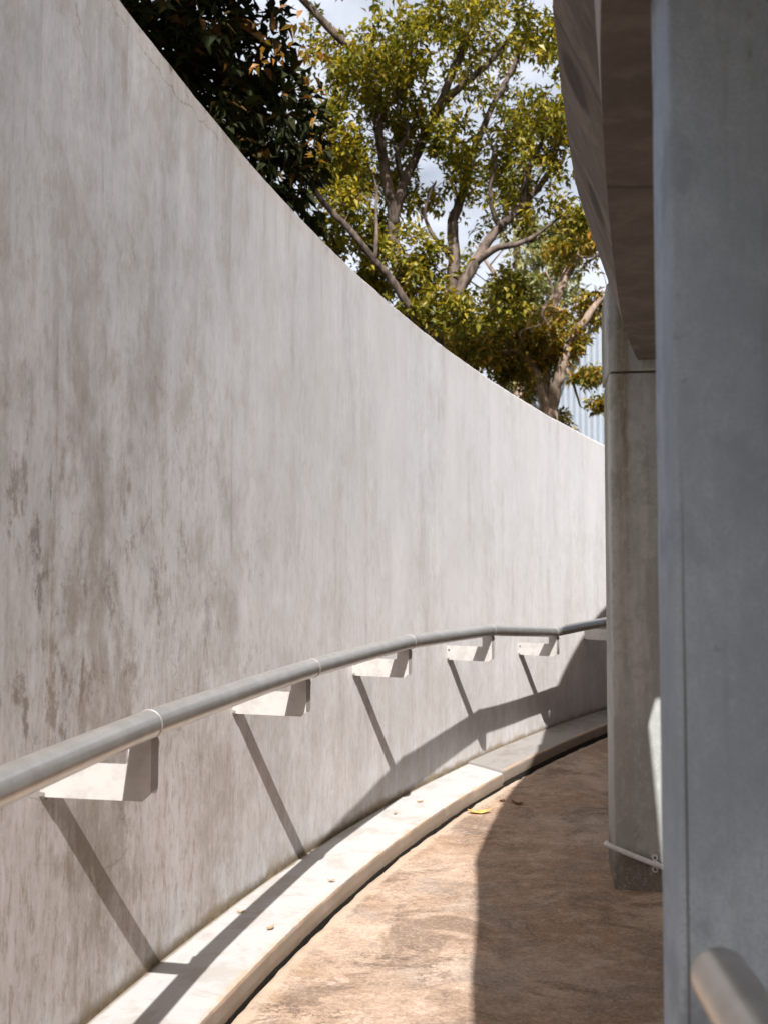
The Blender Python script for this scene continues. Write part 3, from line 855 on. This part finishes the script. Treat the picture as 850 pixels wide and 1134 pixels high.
# small amber tree on the right
Y2 = 13.0
e0 = at(606, 470, Y2); e0 = Vector((e0.x, e0.y, -.30))
amber = [
    ([e0, e0+Vector((0, 0, 1.2)), at(607, 452, Y2)], .15, .12),
    (pl([(605, 458, Y2), (602, 425, Y2), (603, 395, Y2), (608, 362, Y2), (617, 330, Y2), (628, 305, Y2), (640, 285, Y2), (650, 250, Y2)]), .085, .03),
    (pl([(604, 450, Y2), (596, 420, Y2-.1), (588, 402, Y2-.2), (572, 388, Y2-.3), (560, 376, Y2-.3)]), .07, .02),
    (pl([(610, 455, Y2), (616, 425, Y2-.2), (624, 402, Y2-.3), (632, 378, Y2-.3), (648, 352, Y2-.3), (664, 332, Y2-.2), (690, 300, Y2)]), .085, .03),
    (pl([(617, 330, Y2), (622, 308, Y2+.1), (631, 284, Y2+.2), (628, 250, Y2+.2)]), .035, .014),
    (pl([(607, 365, Y2), (600, 345, Y2-.1), (612, 325, Y2-.1), (604, 300, Y2-.1)]), .03, .012),
    (pl([(588, 402, Y2-.2), (576, 370, Y2-.3), (592, 362, Y2-.3), (600, 358, Y2-.3)]), .025, .010),
    (pl([(624, 402, Y2-.3), (634, 425, Y2-.3), (642, 450, Y2-.3)]), .025, .012),
]
tree('tree', 'small amber leaved tree with pale forked trunk in front of the white sheeted building', 37, amber, [
    blob(585, 375, Y2, .80, .8, .45, 430), blob(555, 410, Y2+.3, .85, .8, .45, 420), blob(530, 385, Y2-.5, .5, .5, .4, 200), blob(640, 270, Y2, .55, .7, .38, 170), blob(615, 365, Y2-.2, .45, .6, .42, 160), blob(658, 330, Y2, .28, .5, .45, 70),
    blob(520, 372, Y2, .55, .6, .40, 160), blob(655, 415, Y2-.6, .30, .4, .14, 60), blob(600, 470, Y2+.4, .45, .5, .25, 120), blob(660, 448, Y2-.8, .25, .3, .12, 34)],
    L_amber, B_pale, (6, 10), .10, .3, .08, 1.9, twig=.005, twigprob=.08)
# hazy pale tree far behind
Y3 = 24.0
h0 = at(575, 470, Y3); h0 = Vector((h0.x, h0.y, -.30))
tree('tree', 'pale feathery tree far behind, showing between the two forked trees', 51,
     [([h0, h0+Vector((0, 0, 3)), at(572, 300, Y3), at(570, 240, Y3)], .2, .05),
      (pl([(573, 350, Y3), (600, 310, Y3), (622, 280, Y3)]), .08, .02), (pl([(573, 340, Y3), (545, 300, Y3), (525, 270, Y3)]), .08, .02)],
     [blob(575, 310, Y3, 1.7, 1.3, 1.4, 520), blob(610, 270, Y3, 1.0, 1.0, .8, 200), blob(560, 390, Y3, 2.0, 1.4, 1.2, 380)],
     L_pale, B_pale, (6, 10), .19, .2, .0, .6, twig=.012)

# ------------------------------------------------------------------ white building
def building():
    a = at(560, 400, 25.0); b = at(800, 300, 21.5)
    a.z = 0; b.z = 0
    root = empty('corrugated_building', ((a.x+b.x)/2, (a.y+b.y)/2, -.30)); L = root.location
    tag(root, 'white building clad in upright corrugated sheets, behind the trees at right', 'building')
    d = (b-a); ln = d.length; d.normalize(); nrm = Vector((d.y, -d.x, 0))
    if nrm.y > 0: nrm = -nrm
    ha = EYE+.162*25.0; hb = EYE+.338*21.5
    top = lambda q: ha+(hb-ha)*((q-a).dot(d)/ln)
    pitch = .155; n = int(ln/pitch); v = []; f = []
    for i in range(n):
        for t, dep in ((0, 0), (.30, 0), (.46, .034), (.78, .034), (.94, 0)):
            q = a+d*((i+t)*pitch)+nrm*dep
            v.append(Vector((q.x, q.y, -.30))-L); v.append(Vector((q.x, q.y, top(q)))-L)
    m = len(v)//2
    f = [(2*i, 2*i+2, 2*i+3, 2*i+1) for i in range(m-1)]
    obj('wall', v, f, M_clad, root)
    back = -nrm*8
    cap = [a-d*.1+nrm*.1, b+d*.1+nrm*.1, b+d*.1+back, a-d*.1+back]
    v = [Vector((q.x, q.y, top(q)+z))-L for z in (.0, .12) for q in cap]
    f = [(0, 1, 2, 3), (7, 6, 5, 4)]+[(i, 4+i, 4+(i+1) % 4, (i+1) % 4) for i in range(4)]
    obj('roof', v, f, M_clad, root)
    body = [a-nrm*.02, b-nrm*.02, b+back, a+back]
    v = [Vector((q.x, q.y, -.30))-L for q in body]+[Vector((q.x, q.y, top(q)-.01))-L for q in body]
    f = [(i, (i+1) % 4, 4+(i+1) % 4, 4+i) for i in range(1, 4)]
    obj('side_wall', v, f, M_clad, root)
building()

# ------------------------------------------------------------------ light
w = bpy.data.worlds.new("World"); scene.world = w; w.use_nodes = True
nt = w.node_tree; sky = nt.nodes.new('ShaderNodeTexSky'); sky.sky_type = 'NISHITA'; sky.sun_disc = False
sky.sun_elevation = math.asin(-SUN_D.z); sky.sun_rotation = math.atan2(-SUN_D.x, -SUN_D.y)
sky.dust_density = 6.0; sky.air_density = 1.0; sky.ozone_density = 1.0
bg = nt.nodes['Background']; bg.inputs[1].default_value = .06
# thin bright cloud lying over the far side of the sky
N = nt.nodes.new; K = nt.links.new
tc = N('ShaderNodeTexCoord'); mp = N('ShaderNodeMapping'); mp.inputs['Scale'].default_value = (2.2, 2.2, 5.0); K(tc.outputs['Generated'], mp.inputs[0])
no = N('ShaderNodeTexNoise'); no.inputs['Scale'].default_value = 2.0; no.inputs['Detail'].default_value = 7; no.inputs['Roughness'].default_value = .58; no.inputs['Distortion'].default_value = .5; K(mp.outputs[0], no.inputs['Vector'])
m1 = N('ShaderNodeMapRange'); m1.inputs['From Min'].default_value = .30; m1.inputs['From Max'].default_value = .62; m1.inputs['To Min'].default_value = .35; K(no.outputs[0], m1.inputs['Value'])
sx = N('ShaderNodeSeparateXYZ'); K(tc.outputs['Generated'], sx.inputs[0])
m2 = N('ShaderNodeMapRange'); m2.interpolation_type = 'SMOOTHSTEP'; m2.inputs['From Min'].default_value = .62; m2.inputs['From Max'].default_value = .86; K(sx.outputs[1], m2.inputs['Value'])
mm = N('ShaderNodeMath'); mm.operation = 'MULTIPLY'; K(m1.outputs[0], mm.inputs[0]); K(m2.outputs[0], mm.inputs[1])
mx = N('ShaderNodeMix'); mx.data_type = 'RGBA'; K(mm.outputs[0], mx.inputs[0]); K(sky.outputs[0], mx.inputs[6]); mx.inputs[7].default_value = (8.6, 9.1, 10.2, 1)
K(mx.outputs[2], bg.inputs[0])
sl = bpy.data.lights.new('sun', 'SUN'); sl.energy = 5.0; sl.angle = R_(.5); sl.color = (1, .965, .92)
so = bpy.data.objects.new('sun', sl); col.objects.link(so); so.rotation_euler = SUN_D.to_track_quat('-Z', 'Y').to_euler(); so.location = (0, -5, 12)

# ------------------------------------------------------------------ camera
cam = bpy.data.cameras.new('camera'); co = bpy.data.objects.new('camera', cam); col.objects.link(co)
co.location = (0, 0, EYE); co.rotation_euler = (R_(90)+PITCH, 0, 0)
cam.sensor_fit = 'HORIZONTAL'; cam.sensor_width = 36; cam.lens = 36*F/850
cam.clip_end = 2000; cam.clip_start = .02
cam.dof.use_dof = True; cam.dof.focus_distance = 3.6; cam.dof.aperture_fstop = 6.3
scene.camera = co
vs = scene.view_settings
vs.view_transform = 'Standard'; vs.look = 'None'; vs.exposure = 0.85; vs.gamma = 1; vs.use_curve_mapping = False
scene.cycles.max_bounces = 8; scene.cycles.diffuse_bounces = 5
